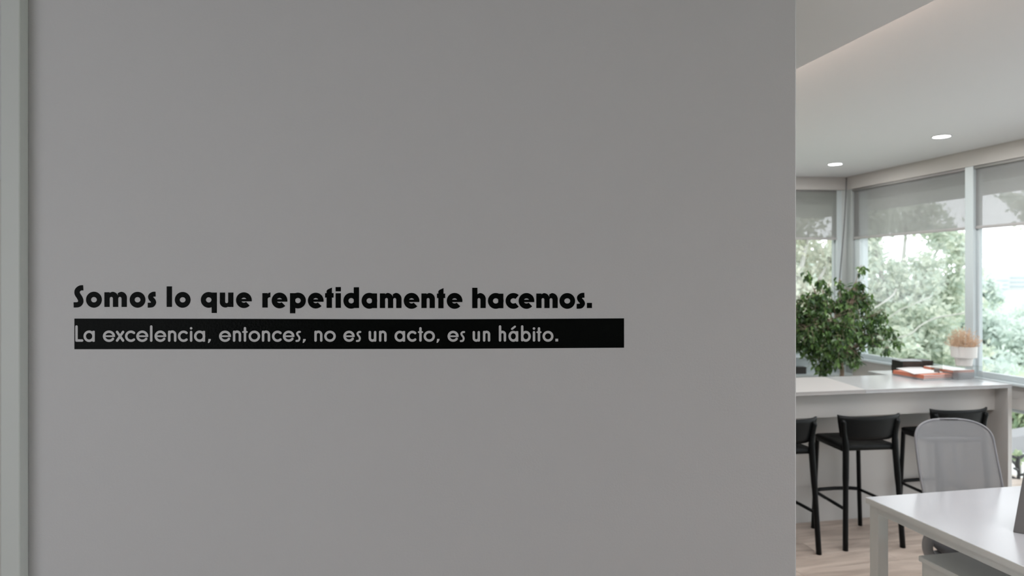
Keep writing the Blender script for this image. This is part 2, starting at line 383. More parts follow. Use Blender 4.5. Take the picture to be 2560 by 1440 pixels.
# second line, cut out of a black band so that the wall colour shows
band = empty('wall_band', wo, rzw)
tag(band, 'glossy black vinyl band with cut-out text, La excelencia, entonces, under the bold lettering', 'decal')
bx = [186.2, 640, 900, 1060, 1300, 1560]; btp = [796.4, 797.2, 798.0, 798.3, 797.3, 795.8]; bbt = [873.0, 872.6, 872.4, 872.3, 870.9, 869.2]
mb = MB(); top = [on_wall(x, y) for x, y in zip(bx, btp)]; bot = [on_wall(x, y) for x, y in zip(bx, bbt)]
W = top + bot[::-1]; n = len(W)
mb.add([(a, -0.0005, z) for a, z in W]+[(a, -0.0001, z) for a, z in W], [tuple(range(n)), tuple(range(n, 2*n))[::-1]]+[(i, n+i, n+(i+1) % n, (i+1) % n) for i in range(n)])
mb.build('vinyl_strip', M['vinyl'], band)
def put2(g): put_glyph(g, M['wall'], band, 0.0005, 0.0007)
LW = 6.1; y2 = lambda x: float(np.interp(x, [190, 1400], [854.0, 853.4])); t2 = lambda x: float(np.interp(x, [190, 1400], [826.6, 827.6]))
def ln(pts, smooth=False): return ('s', pts, smooth)
def oring(x0, x1, a0=0, a1=360, g=None, w=None):
    g = g or G(); cx = (x0+x1)/2; rx = (w or (x1-x0))/2
    if w: cx = x0+rx
    cy = (y2(cx)+t2(cx))/2+0.2; ry = (y2(cx)-t2(cx))/2+0.7
    g.ring(cx, cy, rx, ry, LW, LW, a0, a1); return g, cx, cy, rx, ry
def capd(g, cx, cy, rx, ry, a):
    a = math.radians(a); g.disc(cx+(rx-LW/2)*math.cos(a), cy-(ry-LW/2)*math.sin(a), LW/2)
def gl(ch, x0, x1):
    h = LW/2; yb = y2(x0); xt = t2(x0); asc = 813.2
    if ch == 'o': put2(oring(x0, x1)[0])
    elif ch == 'a' or ch == 'á':
        g = oring(x0, x1, w=28.0 if x1-x0 > 27.5 else (x1-x0)*1.0)[0]; g.rect(x1-LW, xt+0.6, x1, yb)
        g.disc(x1-h, xt+h, h); g.disc(x1-h, yb-h+0.6, h)
        if ch == 'á': g.stroke([(x0+9.0, xt-5.2), (x0+16.5, xt-11.0)], 5.0, False, True)
        put2(g)
    elif ch == 'b':
        g = oring(x0, x1)[0]; g.stroke([(x0+h, asc+h), (x0+h, yb-h)], LW, False, True); put2(g)
    elif ch == 'e':
        g, cx, cy, rx, ry = oring(x0, x1, 0, 325); capd(g, cx, cy, rx, ry, 325); g.rect(cx-rx+3, cy-2.2, cx+rx-0.2, cy+2.0); put2(g)
    elif ch == 'c':
        rx_ = (x1-x0)*0.56; g, cx, cy, rx, ry = oring(x0, x0+2*rx_, 48, 312); capd(g, cx, cy, rx, ry, 48); capd(g, cx, cy, rx, ry, 312); put2(g)
    elif ch in 'nh':
        g = G(); r = (x1-x0)/2; t0 = asc+h if ch == 'h' else xt+h-0.5
        g.stroke([(x0+h, t0), (x0+h, yb-h+0.6)], LW, False, True); g.ring((x0+x1)/2, xt+r-0.8, r, r, LW, LW, 0, 180)
        g.stroke([(x1-h, xt+r-1), (x1-h, yb-h+0.6)], LW, False, True); put2(g)
    elif ch == 'u':
        g = G(); r = (x1-x0)/2
        g.stroke([(x0+h, xt+h), (x0+h, yb-r+1)], LW, False, True); g.ring((x0+x1)/2, yb-r+0.8, r, r, LW, LW, 180, 360)
        g.stroke([(x1-h, xt+h), (x1-h, yb-h+0.6)], LW, False, True); put2(g)
    elif ch == 't':
        cx = (x0+x1)/2; g = G().stroke([(cx, xt-6.5), (cx, yb-h+0.6)], LW, False, True); g.stroke([(x0+2, xt+2.9), (x1-2, xt+2.9)], 4.4, False, True); put2(g)
    elif ch == 'i':
        g = G().stroke([(x0+h, xt+h), (x0+h, yb-h+0.6)], LW, False, True); g.disc(x0+h, xt-6.2, 3.2); put2(g)
    elif ch == 'l': put2(G().stroke([(x0+h, asc+h), (x0+h, yb-h+0.6)], LW, False, True))
    elif ch == 'L': put2(G().stroke([(x0+h, asc+h), (x0+h, yb-h+0.3)], LW, False, True).stroke([(x0+h, yb-h+0.3), (x1-h, yb-h+0.3)], LW, False, True))
    elif ch == 'x': put2(G().stroke([(x0+h, xt+h), (x1-h, yb-h+0.5)], LW, False, True).stroke([(x1-h, xt+h), (x0+h, yb-h+0.5)], LW, False, True))
    elif ch == 's':
        k = (x1-x0)/11.5; P = [(10.5, 2.6), (6.6, 3.0), (3.3, 6.2), (4.3, 10.2), (8.0, 14.8), (9.2, 19.5), (7.0, 24.3), (1.6, 25.2)]
        put2(G().stroke([(x0+a*k, xt+b) for a, b in P], 4.9, True, True))
    elif ch == ',': put2(G().poly([(x0+2.4, yb-6.4), (x1, yb-6.4), (x1-0.6, yb-2.4), (x0+4.0, yb+3.2), (x0+1.0, yb+3.6)]))
    elif ch == '.': put2(G().rect(x0, yb-8.4, x1, yb-1.8).p and G().rect(x0, yb-6.6, x1, yb+0.2))
for ch, a, b in [('L', 188.6, 208.7), ('a', 209.1, 237.3), ('e', 257.5, 288), ('x', 289.9, 311), ('c', 312.8, 339), ('e', 340.9, 371), ('l', 375.3, 381.6),
                 ('e', 386.5, 416), ('n', 420.3, 441.3), ('c', 445, 470.3), ('i', 475, 481), ('a', 485.3, 512.9), (',', 519, 527.5),
                 ('e', 547.8, 577.8), ('n', 582.4, 603), ('t', 605.7, 619.4), ('o', 621.6, 650.6), ('n', 654.8, 675.6), ('c', 680, 705), ('e', 707.3, 736.3), ('s', 739.7, 751), (',', 755.8, 764.6),
                 ('n', 786, 806.3), ('o', 810.6, 839.6), ('e', 858.4, 886.9), ('s', 890.6, 901.9), ('u', 921.6, 940.9), ('n', 947.5, 966.6),
                 ('a', 986.3, 1012.9), ('c', 1017.6, 1041.6), ('t', 1044.8, 1057.5), ('o', 1059.0, 1087.4), (',', 1090.4, 1098.9),
                 ('e', 1118.8, 1146.7), ('s', 1150.3, 1161.3), ('u', 1181.5, 1200), ('n', 1207.3, 1225.5),
                 ('h', 1247, 1265.2), ('á', 1270.9, 1295.6), ('b', 1302.4, 1327.0), ('i', 1331.9, 1337.5), ('t', 1341.1, 1353.6), ('o', 1356.2, 1383.6), ('.', 1388.4, 1395.3)]:
    gl(ch, a, b)

# ---- other shell walls (outside the frame)
struct(MB().box(-4.3, -4.15, -4.2, 7.6, -0.012, CE).build('wall_left', M['room']))
struct(MB().box(-4.3, 5.0, -4.35, -4.2, -0.012, CE).build('wall_back', M['room']))

# ---- right window wall: sill band, pelmet, frames, panes, blinds
rb = struct(MB().box(WX+0.01, 4.93, -4.2, CY, 0.87, SILL-0.02).build('wall_right', M['pelmet'], bevel=0.004))
struct(MB().box(WX-0.03, 4.94, -4.2, CY, SILL-0.02, SILL).build('trim_2', M['alu'], bevel=0.004))
struct(MB().box(WX+0.01, 4.93, -4.2, CY, 2.773, CE+0.2).build('wall_right_header', M['pelmet']))
struct(MB().box(WX, WX+0.02, -4.2, CY-0.02, 2.773, CE).build('trim_3', M['pelmet'], bevel=0.002))
struct(MB().box(WX+0.02, 4.93, -4.2, CY, -0.25, 0.03).build('baseboard_right', M['alu']))
mull = [4.705 - 1.38*i for i in range(7)]
edges = [CY-0.09] + mull
for i, my in enumerate(mull):
    struct(MB().box(WX, 4.82, my-0.04, my+0.04, SILL, 2.773).build('trim_4' if i == 0 else 'trim_4', M['alu'], bevel=0.003))
    struct(MB().box(WX+0.01, 4.83, my-0.04, my+0.04, 0.03, 0.87).build('trim_5', M['alu'], bevel=0.003))
for i in range(len(edges)-1):
    a, b = edges[i+1]+0.04, edges[i]-(0.04 if i else 0)
    fr = MB(); X0, X1 = 4.805, 4.84
    fr.box(X0, X1, a, b, SILL, SILL+0.045).box(X0, X1, a, b, 2.73, 2.773).box(X0, X1, a, a+0.02, SILL+0.045, 2.73).box(X0, X1, b-0.02, b, SILL+0.045, 2.73)
    fr = fr.build('window_%d' % (i+1), M['alu'], bevel=0.003); struct(fr)
    MB().box(4.818, 4.824, a+0.02, b-0.02, SILL+0.045, 2.73).build('pane', M['glass'], fr)
    lw = MB().box(X0, X1, a, b, 0.03, 0.07).box(X0, X1, a, b, 0.84, 0.87).build('window_%d' % (i+11), M['alu'], bevel=0.003); struct(lw)
    MB().box(4.818, 4.824, a, b, 0.07, 0.84).build('pane', M['glass'], lw)
def blind(loc, rz, width, ztop, zbot, label):
    e = empty('roller_blind', loc, rz)           # local x along the window, hangs in z
    tag(e, label, 'blind', 'screen roller blinds half lowered at the windows')
    n = 10
    MB().grid([[(width*j/n, 0.001*math.sin(j*1.3), zbot+0.02+(ztop-zbot-0.02)*i/4) for j in range(n+1)] for i in range(5)]).build('blind_fabric', M['blind'], e, fixn=False)
    MB().box(0, width, -0.008, 0.008, zbot, zbot+0.024).build('hem_bar', M['hem'], e, bevel=0.004)
    MB().tube([(0.0, 0.012, ztop-0.012), (width, 0.012, ztop-0.012)], 0.012, 12).build('roller_tube', M['hem'], e, smooth=True)
    return e
bl = ['wide grey screen blind over the middle window behind the ficus', 'grey screen blind at the right edge of the picture, sky behind its lower half']
for i in range(2):
    a, b = edges[i+1]+0.041, edges[i]-(0.041 if i else -0.002)
    blind((WX+0.025, a, 0), PI/2, b-a, 2.80 if 0 else 2.772, 2.262, bl[i])

# ---- far window wall, parallel to the lettered wall
fo = Vector((WX, CY, 0))
def far(o): o.location = fo; o.rotation_euler = (0, 0, rzw); return struct(o)
FL = -9.2
far(MB().box(FL, 0.0, 0.0, 0.15, 0.87, SILL-0.02).build('wall_far', M['alu'], bevel=0.004))
far(MB().box(FL, 0.0, -0.03, 0.15, SILL-0.02, SILL+0.0).build('trim_6', M['alu'], bevel=0.004))
far(MB().box(FL, 0.16, 0.01, 0.15, 2.773, CE+0.2).build('wall_far_header', M['pelmet']))
far(MB().box(FL, -0.004, 0.0, 0.01, 2.773, CE).build('trim_7', M['pelmet'], bevel=0.002))
far(MB().box(FL, 0.0, -0.12, 0.02, 0.885, 0.905).build('trim_8', M['alu'], bevel=0.003))
far(MB().box(FL, 0.0, 0.02, 0.15, -0.25, 0.10).build('baseboard_far', M['alu']))
px_frame = -0.075
far(MB().box(-0.085, -0.028, 0.02, 0.12, SILL, 2.773).build('trim_9', M['alu'], bevel=0.003))
fe = [-0.085, -1.42, -2.80, -4.18, -5.56]
for i in range(4):
    b, a = fe[i], fe[i+1]
    far(MB().box(a-0.045, a, 0.0, 0.12, 0.10, 2.773).build('trim_10', M['alu'], bevel=0.003))
    fr = MB().box(a, b, 0.06, 0.10, SILL, SILL+0.045).box(a, b, 0.06, 0.10, 2.73, 2.773).box(b-0.012, b, 0.06, 0.10, SILL+0.045, 2.73).build('window_%d' % (i+21), M['alu'], bevel=0.003)
    far(fr); MB().box(a, b-0.012, 0.078, 0.084, SILL+0.045, 2.73).build('pane', M['glass'], fr)
    lw = far(MB().box(a, b, 0.06, 0.10, 0.10, 0.14).box(a, b, 0.06, 0.10, 0.84, 0.87).build('window_%d' % (i+31), M['alu'], bevel=0.003))
    MB().box(a, b, 0.078, 0.084, 0.14, 0.84).build('pane', M['glass'], lw)
far(MB().box(FL, -5.6, 0.0, 0.15, -0.012, 2.773).build('wall_far_solid', M['room']))
p = fo + wd*(-1.42+0.004) + wn*0.022
blind(p, rzw, 1.33, 2.772, 2.262, 'narrow visible grey screen blind left of the corner post, trees dim behind it')
p = fo + wd*(-2.80+0.004) + wn*0.022
blind(p, rzw, 1.33, 2.772, 2.262, 'grey screen blind on the far window, hidden behind the lettered wall')
# corner post
struct(MB().prism([(WX+0.005, CY-0.085), (4.93, CY-0.085), (4.93, CY+0.15), (WX-0.03, CY+0.15), (WX-0.03, CY+0.02), (WX+0.005, CY+0.0)], -0.012, 2.773).build('trim_11', M['post'], bevel=0.003))
struct(MB().box(WX+0.03, 4.90, CY-0.16, CY-0.086, 0.03, 2.773).build('trim_12', M['alu'], bevel=0.003))
# hanging cord
mb = MB(); cpts = [at(2116, 444, 6.78), at(2114, 500, 6.78), at(2110, 570, 6.78), at(2104, 640, 6.75), at(2099, 700, 6.73), at(2096, 760, 6.7), at(2097, 830, 6.7), at(2097, 880, 6.7)]
mb.tube(spline(cpts, 5), 0.0055, 8)
tag(mb.build('blind_cord', M['cord'], smooth=True), 'thin dark cord hanging from the ceiling corner past the post', 'cord')

# ---- downlights
def downlight(px, py, label):
    z = (CE-H)*F/(700-py); p = at(px, py, z)
    e = empty('downlight', (p.x, p.y, CE)); tag(e, label, 'ceiling light', 'round recessed downlights')
    MB().lathe([(0.066, 0.0), (0.066, -0.004), (0.058, -0.005), (0.056, 0.0)], 32).build('rim', M['ceil'], e, smooth=True)
    MB().lathe([(0.0005, -0.003), (0.056, -0.003)], 32).build('diffuser', M['lamp'], e)
    l = bpy.data.lights.new('downlight_beam', 'AREA'); l.shape = 'DISK'; l.size = 0.1; l.energy = 5; l.color = (1, 0.98, 0.95)
    lo = bpy.data.objects.new('downlight_beam', l); C.objects.link(lo); lo.parent = e; lo.location = (0, 0, -0.01)
downlight(2354, 341, 'larger round recessed downlight, the right one in the white ceiling')
downlight(2088, 410, 'smaller round recessed downlight above the corner post and ficus')

# ---- bar counter
cx0, cx1, cy0, cy1, ct = 1.2, 4.69, 4.25, 4.88, 1.07
ctr = empty('bar_counter', ((cx0+cx1)/2, (cy0+cy1)/2, 0)); tag(ctr, 'long white bar counter with overhanging top and stools along it', 'counter')
def loc(mb):                                      # shift absolute coordinates into the thing's frame
    mb.v = [(x-ctr.location.x, y-ctr.location.y, z) for x, y, z in mb.v]; return mb
def plane_at(px, py, z): d = ray(px, py); t = (z-H)/d.z; q = Vector((0, 0, H))+d*t; return (q.x, q.y)
a_ = plane_at(2070, 945, ct); b_ = plane_at(2163, 974, ct)
# seam between the two top boards, extended to both edges
def seam(y): return a_[0]+(b_[0]-a_[0])*(y-a_[1])/(b_[1]-a_[1])
s0, s1 = seam(cy0), seam(cy1)
loc(MB().prism([(s0+0.001, cy0), (cx1, cy0), (cx1, cy1), (s1+0.001, cy1)], ct-0.027, ct)).build('top_board', M['counter'], ctr, bevel=0.0015)
loc(MB().prism([(cx0, cy0), (s0, cy0), (s1, cy1), (cx0, cy1)], ct-0.027, ct+0.001)).build('top_board', M['counter_warm'], ctr, bevel=0.0015)['label'] = 'warmer white board at the left of the counter'
loc(MB().box(cx0, cx1, cy0-0.0015, cy0, ct-0.007, ct-0.003)).build('edge_band', M['edge'], ctr)
loc(MB().box(cx1-0.036, cx1, cy0, cy1, 0, ct-0.027)).build('side_panel', M['panel'], ctr, bevel=0.002)
loc(MB().box(cx0, cx0+0.036, cy0, cy1, 0, ct-0.027)).build('side_panel', M['panel'], ctr, bevel=0.002)
loc(MB().box(cx0+0.036, cx1-0.036, 4.36, 4.38, 0.86, ct-0.027)).build('apron', M['panel'], ctr, bevel=0.002)
loc(MB().box(cx0+0.036, cx1-0.036, 4.65, 4.67, 0.0, ct-0.027)).build('back_panel', M['panel'], ctr, bevel=0.002)

# ---- bar stools
def make_stool():
    e = empty('bar_stool')
    # seat: rounded trapezoid with a shallow dish
    def outline(k, z):
        pts = []
        for (cx, cy, a0) in ((0.150*k, 0.185*k, 0), (-0.150*k, 0.185*k, 90), (-0.172*k, -0.150*k, 180), (0.172*k, -0.150*k, 270)):
            for t in range(5):
                a = math.radians(a0+t*22.5); pts.append((cx+0.03*math.cos(a), cy+0.03*math.sin(a), z))
        return pts
    mb = MB(); L = [outline(0.96, 0.668), outline(1.0, 0.676), outline(1.0, 0.700), outline(0.95, 0.706), outline(0.6, 0.698), outline(0.2, 0.695)]
    n = len(L[0]); vs = [q for R in L for q in R]; fs = [(i*n+k, i*n+(k+1) % n, (i+1)*n+(k+1) % n, (i+1)*n+k) for i in range(len(L)-1) for k in range(n)]
    fs += [tuple(range(n))[::-1], tuple((len(L)-1)*n+k for k in range(n))]
    mb.add(vs, fs).build('seat', M['black'], e, smooth=True)
    # backrest: curved shell, wider at the top, ends wrapping forward
    P = []
    for i in range(7):
        v = i/6; z = 0.742+0.165*v; rowp = []
        hw = 0.200+0.034*v
        for j in range(19):
            u_ = -1+2*j/18
            x = hw*math.sin(u_*1.25)/math.sin(1.25)
            yy = -0.192-0.016*v + 0.050*(1-math.cos(u_*1.25))/(1-math.cos(1.25))
            zz = z + (0.010*abs(u_)**3 if i == 6 else 0) + (0.02*abs(u_)**4 if i == 0 else 0)
            rowp.append((x, yy, zz))
        P.append(rowp)
    MB().grid(P).build('backrest', M['black'], e, smooth=True, solid=0.013, bevel=0)
    for s in (-1, 1):
        MB().tube(spline([(s*0.206, -0.186, 0.885), (s*0.194, -0.176, 0.80), (s*0.186, -0.183, 0.70), (s*0.198, -0.200, 0.42), (s*0.214, -0.222, 0.0)], 5),
                  [0.012]+[0.019]*8+[0.021]*6+[0.018]*6, 10).build('leg', M['black'], e, smooth=True)
        MB().tube(spline([(s*0.158, 0.192, 0.695), (s*0.164, 0.194, 0.66), (s*0.176, 0.200, 0.35), (s*0.190, 0.206, 0.0)], 5), 0.0155, 10).build('leg', M['black'], e, smooth=True)
        MB().tube([(s*0.172, 0.17, 0.672), (s*0.186, -0.165, 0.672)], 0.014, 8).build('seat_rail', M['black'], e, smooth=True)
        MB().tube([(s*0.180, 0.200, 0.275), (s*0.203, -0.208, 0.275)], 0.0135, 8, flat=0.8).build('stretcher', M['black'], e, smooth=True)
    MB().tube([(-0.18, 0.200, 0.28), (-0.12, 0.225, 0.28), (0, 0.235, 0.28), (0.12, 0.225, 0.28), (0.18, 0.200, 0.28)], 0.014, 8).build('footrest', M['black'], e, smooth=True)
    return e
st = make_stool()
sl = ['black plastic bar stool in the middle, seen whole from behind at the counter', 'black bar stool cut off by the lettered wall edge', 'black bar stool mostly hidden behind the grey office chair']
for i, (x, y, a) in enumerate([(3.40, 4.32, -4), (2.755, 4.33, -4), (4.20, 4.385, -3)]):
    o = st if i == 0 else copy_tree(st)
    o.location = (x, y, 0); o.rotation_euler = (0, 0, math.radians(a)); tag(o, sl[i], 'stool', 'black bar stools at the counter')

# ---- desk
dx0, dx1, dy0, dy1, dz = 2.474, 4.07, 1.455, 3.055, 0.74
dk = empty('desk', (dx0, dy1, 0)); tag(dk, 'white laminate desk with square legs in the lower right foreground', 'desk')
def dl(mb): mb.v = [(x-dx0, y-dy1, z) for x, y, z in mb.v]; return mb
dl(MB().box(dx0, dx1, dy0, dy1, dz-0.03, dz)).build('desktop', M['desk'], dk, bevel=0.002)
for (x, y) in ((dx0+0.012, dy1-0.07), (dx1-0.072, dy1-0.07), (dx0+0.012, dy0+0.012), (dx1-0.072, dy0+0.012)):
    dl(MB().box(x, x+0.06, y, y+0.058, 0, dz-0.03)).build('leg', M['deskleg'], dk, bevel=0.003)
for x in (dx0+0.012, dx1-0.072): dl(MB().box(x, x+0.06, dy0+0.07, dy1-0.07, dz-0.065, dz-0.03)).build('side_rail', M['deskleg'], dk, bevel=0.002)
for y in (dy0+0.3, dy1-0.3): dl(MB().box(dx0+0.072, dx1-0.072, y, y+0.04, dz-0.065, dz-0.03)).build('cross_rail', M['deskleg'], dk, bevel=0.002)
for b_ in ((dx0-0.0015, dx0, dy0, dy1), (dx1, dx1+0.0015, dy0, dy1), (dx0, dx1, dy1, dy1+0.0015), (dx0, dx1, dy0-0.0015, dy0)):
    dl(MB().box(*b_, dz-0.0295, dz-0.001)).build('edge_band', M['deskleg'], dk)
# pedestal
pd = empty('drawer_pedestal', (2.525, 2.20, 0)); tag(pd, 'white drawer pedestal standing under the desk', 'pedestal')
MB().box(0.01, 0.41, 0.01, 0.56, 0.04, 0.525).build('body', M['deskleg'], pd, bevel=0.003)
MB().box(0.0, 0.42, 0.0, 0.57, 0.525, 0.55).build('top', M['deskleg'], pd, bevel=0.003)
for k, (a, b) in enumerate(((0.05, 0.26), (0.265, 0.395), (0.40, 0.52))):
    d_ = MB().box(0.012, 0.408, -0.008, 0.0095, a, b).build('drawer', M['desk'], pd, bevel=0.002)
    MB().tube([(0.14, -0.022, (a+b)/2+0.02), (0.28, -0.022, (a+b)/2+0.02)], 0.005, 8).build('handle', M['steel'], d_, smooth=True)
for x in (0.06, 0.36):
    for y in (0.06, 0.5): MB().lathe([(0.001, 0.0), (0.02, 0.0), (0.02, 0.04), (0.001, 0.04)], 16, (x, y, 0)).build('foot', M['black'], pd, smooth=False)
# monitor on slanted foot; its stand just enters the frame at the right
q = plane_at(2533, 1331, dz); ma = math.radians(-45)
mo = empty('computer_monitor', (q[0]+0.10*math.cos(ma)-0.10*math.sin(ma), q[1]+0.10*math.sin(ma)+0.10*math.cos(ma), dz), ma)
tag(mo, 'computer monitor with slanted grey metal stand on the white desk at the right edge', 'monitor')
MB().box(-0.085, 0.085, -0.09, 0.07, 0.0005, 0.007).build('stand_foot', M['steel'], mo, bevel=0.003)
MB().add([(-0.10, -0.10, 0.001), (0.10, -0.10, 0.001), (0.04, 0.03, 0.34), (-0.04, 0.03, 0.34), (-0.10, -0.088, 0.001), (0.10, -0.088, 0.001), (0.04, 0.042, 0.34), (-0.04, 0.042, 0.34)],
         [(0,1,2,3),(7,6,5,4),(0,4,5,1),(1,5,6,2),(2,6,7,3),(3,7,4,0)]).build('stand_neck', M['steel'], mo, bevel=0.002)
MB().box(0.02, 0.58, 0.0, 0.028, 0.20, 0.56).build('screen', M['screen'], mo, bevel=0.006)

# ---- office chair behind the desk
oc = empty('office_chair', (3.150, 3.03, 0), math.radians(-12)); tag(oc, 'grey mesh-backed office chair pushed in behind the white desk', 'chair')
# local: -Y is the way it faces; backrest at +Y
BZ0, BZ1 = 0.50, 1.060
def back_w(v):
    w_ = 0.222 - 0.012*abs(v-0.5)
    return w_ if v < 0.78 else w_*(1-((v-0.78)/0.22)**2.8)**(1/2.8)
def back_pt(u_, v):
    w_ = back_w(min(v, 0.9985)); z = BZ0+(BZ1-BZ0)*v
    x = w_*u_
    return (x, 0.105+0.175*v + 0.02*math.sin(v*PI) - 0.75*x*x, z)
VS = [i/16*0.78 for i in range(16)] + [0.78+0.22*math.sin(i/14*PI/2) for i in range(15)]; NU = 17
MB().grid([[back_pt(-1+2*j/(NU-1), v) for j in range(NU)] for v in VS]).build('mesh_back', M['mesh'], oc, smooth=True, solid=0.002)
rim = [back_pt(-1, v) for v in VS] + [back_pt(1, v) for v in VS[::-1]]
MB().tube(rim, 0.006, 8).build('back_frame', M['rim'], oc, smooth=True)
for x in (-0.036, 0.036):
    MB().tube([(x, 0.15, 0.40), (x, 0.21, 0.60), (x, 0.30, 0.93)], 0.011, 8).build('spine', M['uphol'], oc, smooth=True)
MB().tube([(-0.17, 0.245, 0.955), (-0.06, 0.285, 0.945), (0.06, 0.285, 0.945), (0.17, 0.245, 0.955)], [0.006, 0.012, 0.012, 0.006], 8).build('cross_bar', M['uphol'], oc, smooth=True)
mb = MB(); L = []
for k, z in ((0.80, 0.415), (0.97, 0.43), (1.0, 0.455), (0.95, 0.478), (0.75, 0.486), (0.3, 0.485)):
    L.append([(k*0.25*(abs(math.cos(a))**0.6)*math.copysign(1, math.cos(a)), -0.10+k*0.25*(abs(math.sin(a))**0.6)*math.copysign(1, math.sin(a)), z) for a in [2*PI*t/32 for t in range(32)]])
n = 32; mb.add([q_ for R in L for q_ in R], [(i*n+k, i*n+(k+1) % n, (i+1)*n+(k+1) % n, (i+1)*n+k) for i in range(len(L)-1) for k in range(n)]+[tuple(range(n))[::-1], tuple((len(L)-1)*n+k for k in range(n))])
mb.build('seat', M['uphol'], oc, smooth=True)
MB().tube([(0, -0.1, 0.10), (0, -0.1, 0.42)], 0.03, 16).build('gas_column', M['shell'], oc, smooth=True)
for k in range(5):
    a = 2*PI*k/5+0.995; lg = MB().tube([(0, -0.1, 0.10), (0.15*math.cos(a), 0.15*math.sin(a)-0.1, 0.095), (0.27*math.cos(a), 0.27*math.sin(a)-0.07, 0.07)], [0.03, 0.022, 0.016], 8).build('base_arm', M['shell'], oc, smooth=True)
    MB().lathe([(0.002, -0.012), (0.026, -0.012), (0.028, 0), (0.026, 0.012), (0.002, 0.012)], 16).build('castor', M['black'], lg, smooth=True)
    c_ = lg.children[0]; c_.rotation_euler = (PI/2, 0, a); c_.location = (0.27*math.cos(a), 0.27*math.sin(a)-0.07, 0.028)
for s in (-1, 1):
    ar = MB().tube(spline([(s*0.20, 0.0, 0.40), (s*0.27, 0.0, 0.40), (s*0.30, -0.03, 0.48), (s*0.295, -0.10, 0.60)], 4), 0.026, 10).build('arm_support', M['shell'], oc, smooth=True)
    MB().box(s*0.295-0.04, s*0.295+0.04, -0.26, -0.05, 0.60, 0.625).build('arm_pad', M['shell'], oc, bevel=0.01)

# ---- ficus in the corner
P0 = at(2107, 940, 6.2); fx, fy = P0.x, P0.y
fi = empty('potted_ficus', (fx, fy, 0)); tag(fi, 'bushy green weeping fig standing in the window corner behind the counter', 'plant')
MB().lathe([(0.001, 0.0), (0.13, 0.0), (0.175, 0.34), (0.182, 0.34), (0.182, 0.36), (0.165, 0.36), (0.160, 0.30), (0.001, 0.30)], 32).build('planter', M['pot'], fi, smooth=False)
MB().lathe([(0.001, 0.302), (0.159, 0.302)], 24).build('soil', M['soil'], fi)
trunk = spline([(0, 0, 0.28), (0.02, 0.01, 0.6), (-0.015, 0, 0.9), (0.0, 0.01, 1.02), (-0.03, 0, 1.15), (-0.04, 0, 1.3)], 5)
MB().tube(trunk, [0.022]*10+[0.018]*10+[0.013]*6, 10).build('trunk', M['bark'], fi, smooth=True)
# canopy target blobs given in the picture: (px, py, radius px, depth offset, weight)
blobs = [(2065, 850, 45, -0.15, 0.9), (2100, 815, 40, -0.2, 0.8), (2025, 830, 40, -0.1, 0.7), (2040, 745, 45, 0, 1.0), (2110, 760, 50, 0, 1.2), (2060, 810, 60, -0.1, 1.6), (2130, 820, 55, 0.05, 1.3), (2010, 800, 50, 0.1, 1.1), (2030, 860, 45, 0.0, 1.1),
         (2090, 870, 42, 0, 1.0), (2150, 750, 35, 0, 0.6), (2180, 790, 34, 0, 0.55), (2170, 840, 30, 0, 0.45), (2140, 880, 26, 0, 0.3), (2060, 905, 24, 0, 0.25),
         (2045, 700, 16, 0, 0.10), (2015, 682, 12, 0, 0.07), (2038, 730, 18, 0, 0.15), (2145, 705, 18, 0, 0.16), (2150, 668, 9, 0, 0.05), (2125, 725, 22, 0, 0.22), (2160, 725, 16, 0, 0.12),
         (2215, 815, 16, 0, 0.10), (2237, 850, 12, 0, 0.07), (2222, 870, 12, 0, 0.06), (2235, 825, 10, 0, 0.04), (2200, 780, 14, 0, 0.08), (2155, 900, 14, 0, 0.08), (2100, 700, 10, 0, 0.03), (2072, 715, 8, 0, 0.03),
         (1985, 760, 50, 0.1, 0.9), (1970, 830, 55, 0.1, 1.0), (1960, 780, 50, 0.15, 0.6), (2055, 925, 11, 0, 0.05)]
bark_mb = MB(); leaves = []
Z0 = 6.2
for (px, py, rp, dzz, wgt) in blobs:
    c = at(px, py, Z0+dzz) - Vector((fx, fy, 0)); r = rp*Z0/F
    st_ = Vector((-0.02, 0, 1.05+random.uniform(0, 0.2)))
    mid = (st_+c)/2 + Vector((0, 0, 0.06))
    bark_mb.tube(spline([st_, mid, c], 5), [0.008]*4+[0.006]*4+[0.003]*3, 6)
    nleaf = int(380*wgt)+4
    ntw = max(2, int(nleaf/14))
    for k in range(ntw):
        d = Vector(rng.normal(size=3)); d.normalize()
        tip = c + Vector((d.x*r*1.0, d.y*r*1.6, d.z*r))*float(rng.uniform(0.35, 1.05))
        tip2 = tip + Vector((0, 0, -0.03-0.04*rng.random()))
        bark_mb.tube([c, (c+tip)/2+Vector((0, 0, 0.015)), tip, tip2], [0.0022, 0.0018, 0.0014, 0.001], 3, cap=False)
        for q_ in range(14):
            t = rng.random()**0.6
            leaves.append(c.lerp(tip2, t) + Vector(rng.normal(size=3))*0.016)
bark_mb.build('branch', M['bark'], fi, smooth=True)
def leaf_shape(Lg, Wd):           # pointed leaf with a fold along the midrib, drooping tip
    pts = [(0, 0, 0), (-Wd*0.75, Lg*0.28, 0.10*Wd), (-Wd, Lg*0.5, 0.16*Wd), (-Wd*0.55, Lg*0.78, 0.0), (0, Lg, -0.22*Lg), (Wd*0.55, Lg*0.78, 0.0), (Wd, Lg*0.5, 0.16*Wd), (Wd*0.75, Lg*0.28, 0.10*Wd), (0, Lg*0.28, -0.05*Wd), (0, Lg*0.5, -0.06*Wd), (0, Lg*0.78, -0.05*Lg)]
    f = [(0, 8, 1), (1, 8, 9, 2), (2, 9, 10, 3), (3, 10, 4), (0, 7, 8), (7, 6, 9, 8), (6, 5, 10, 9), (5, 4, 10)]
    return pts, f
lp, lf = leaf_shape(1.0, 0.24)
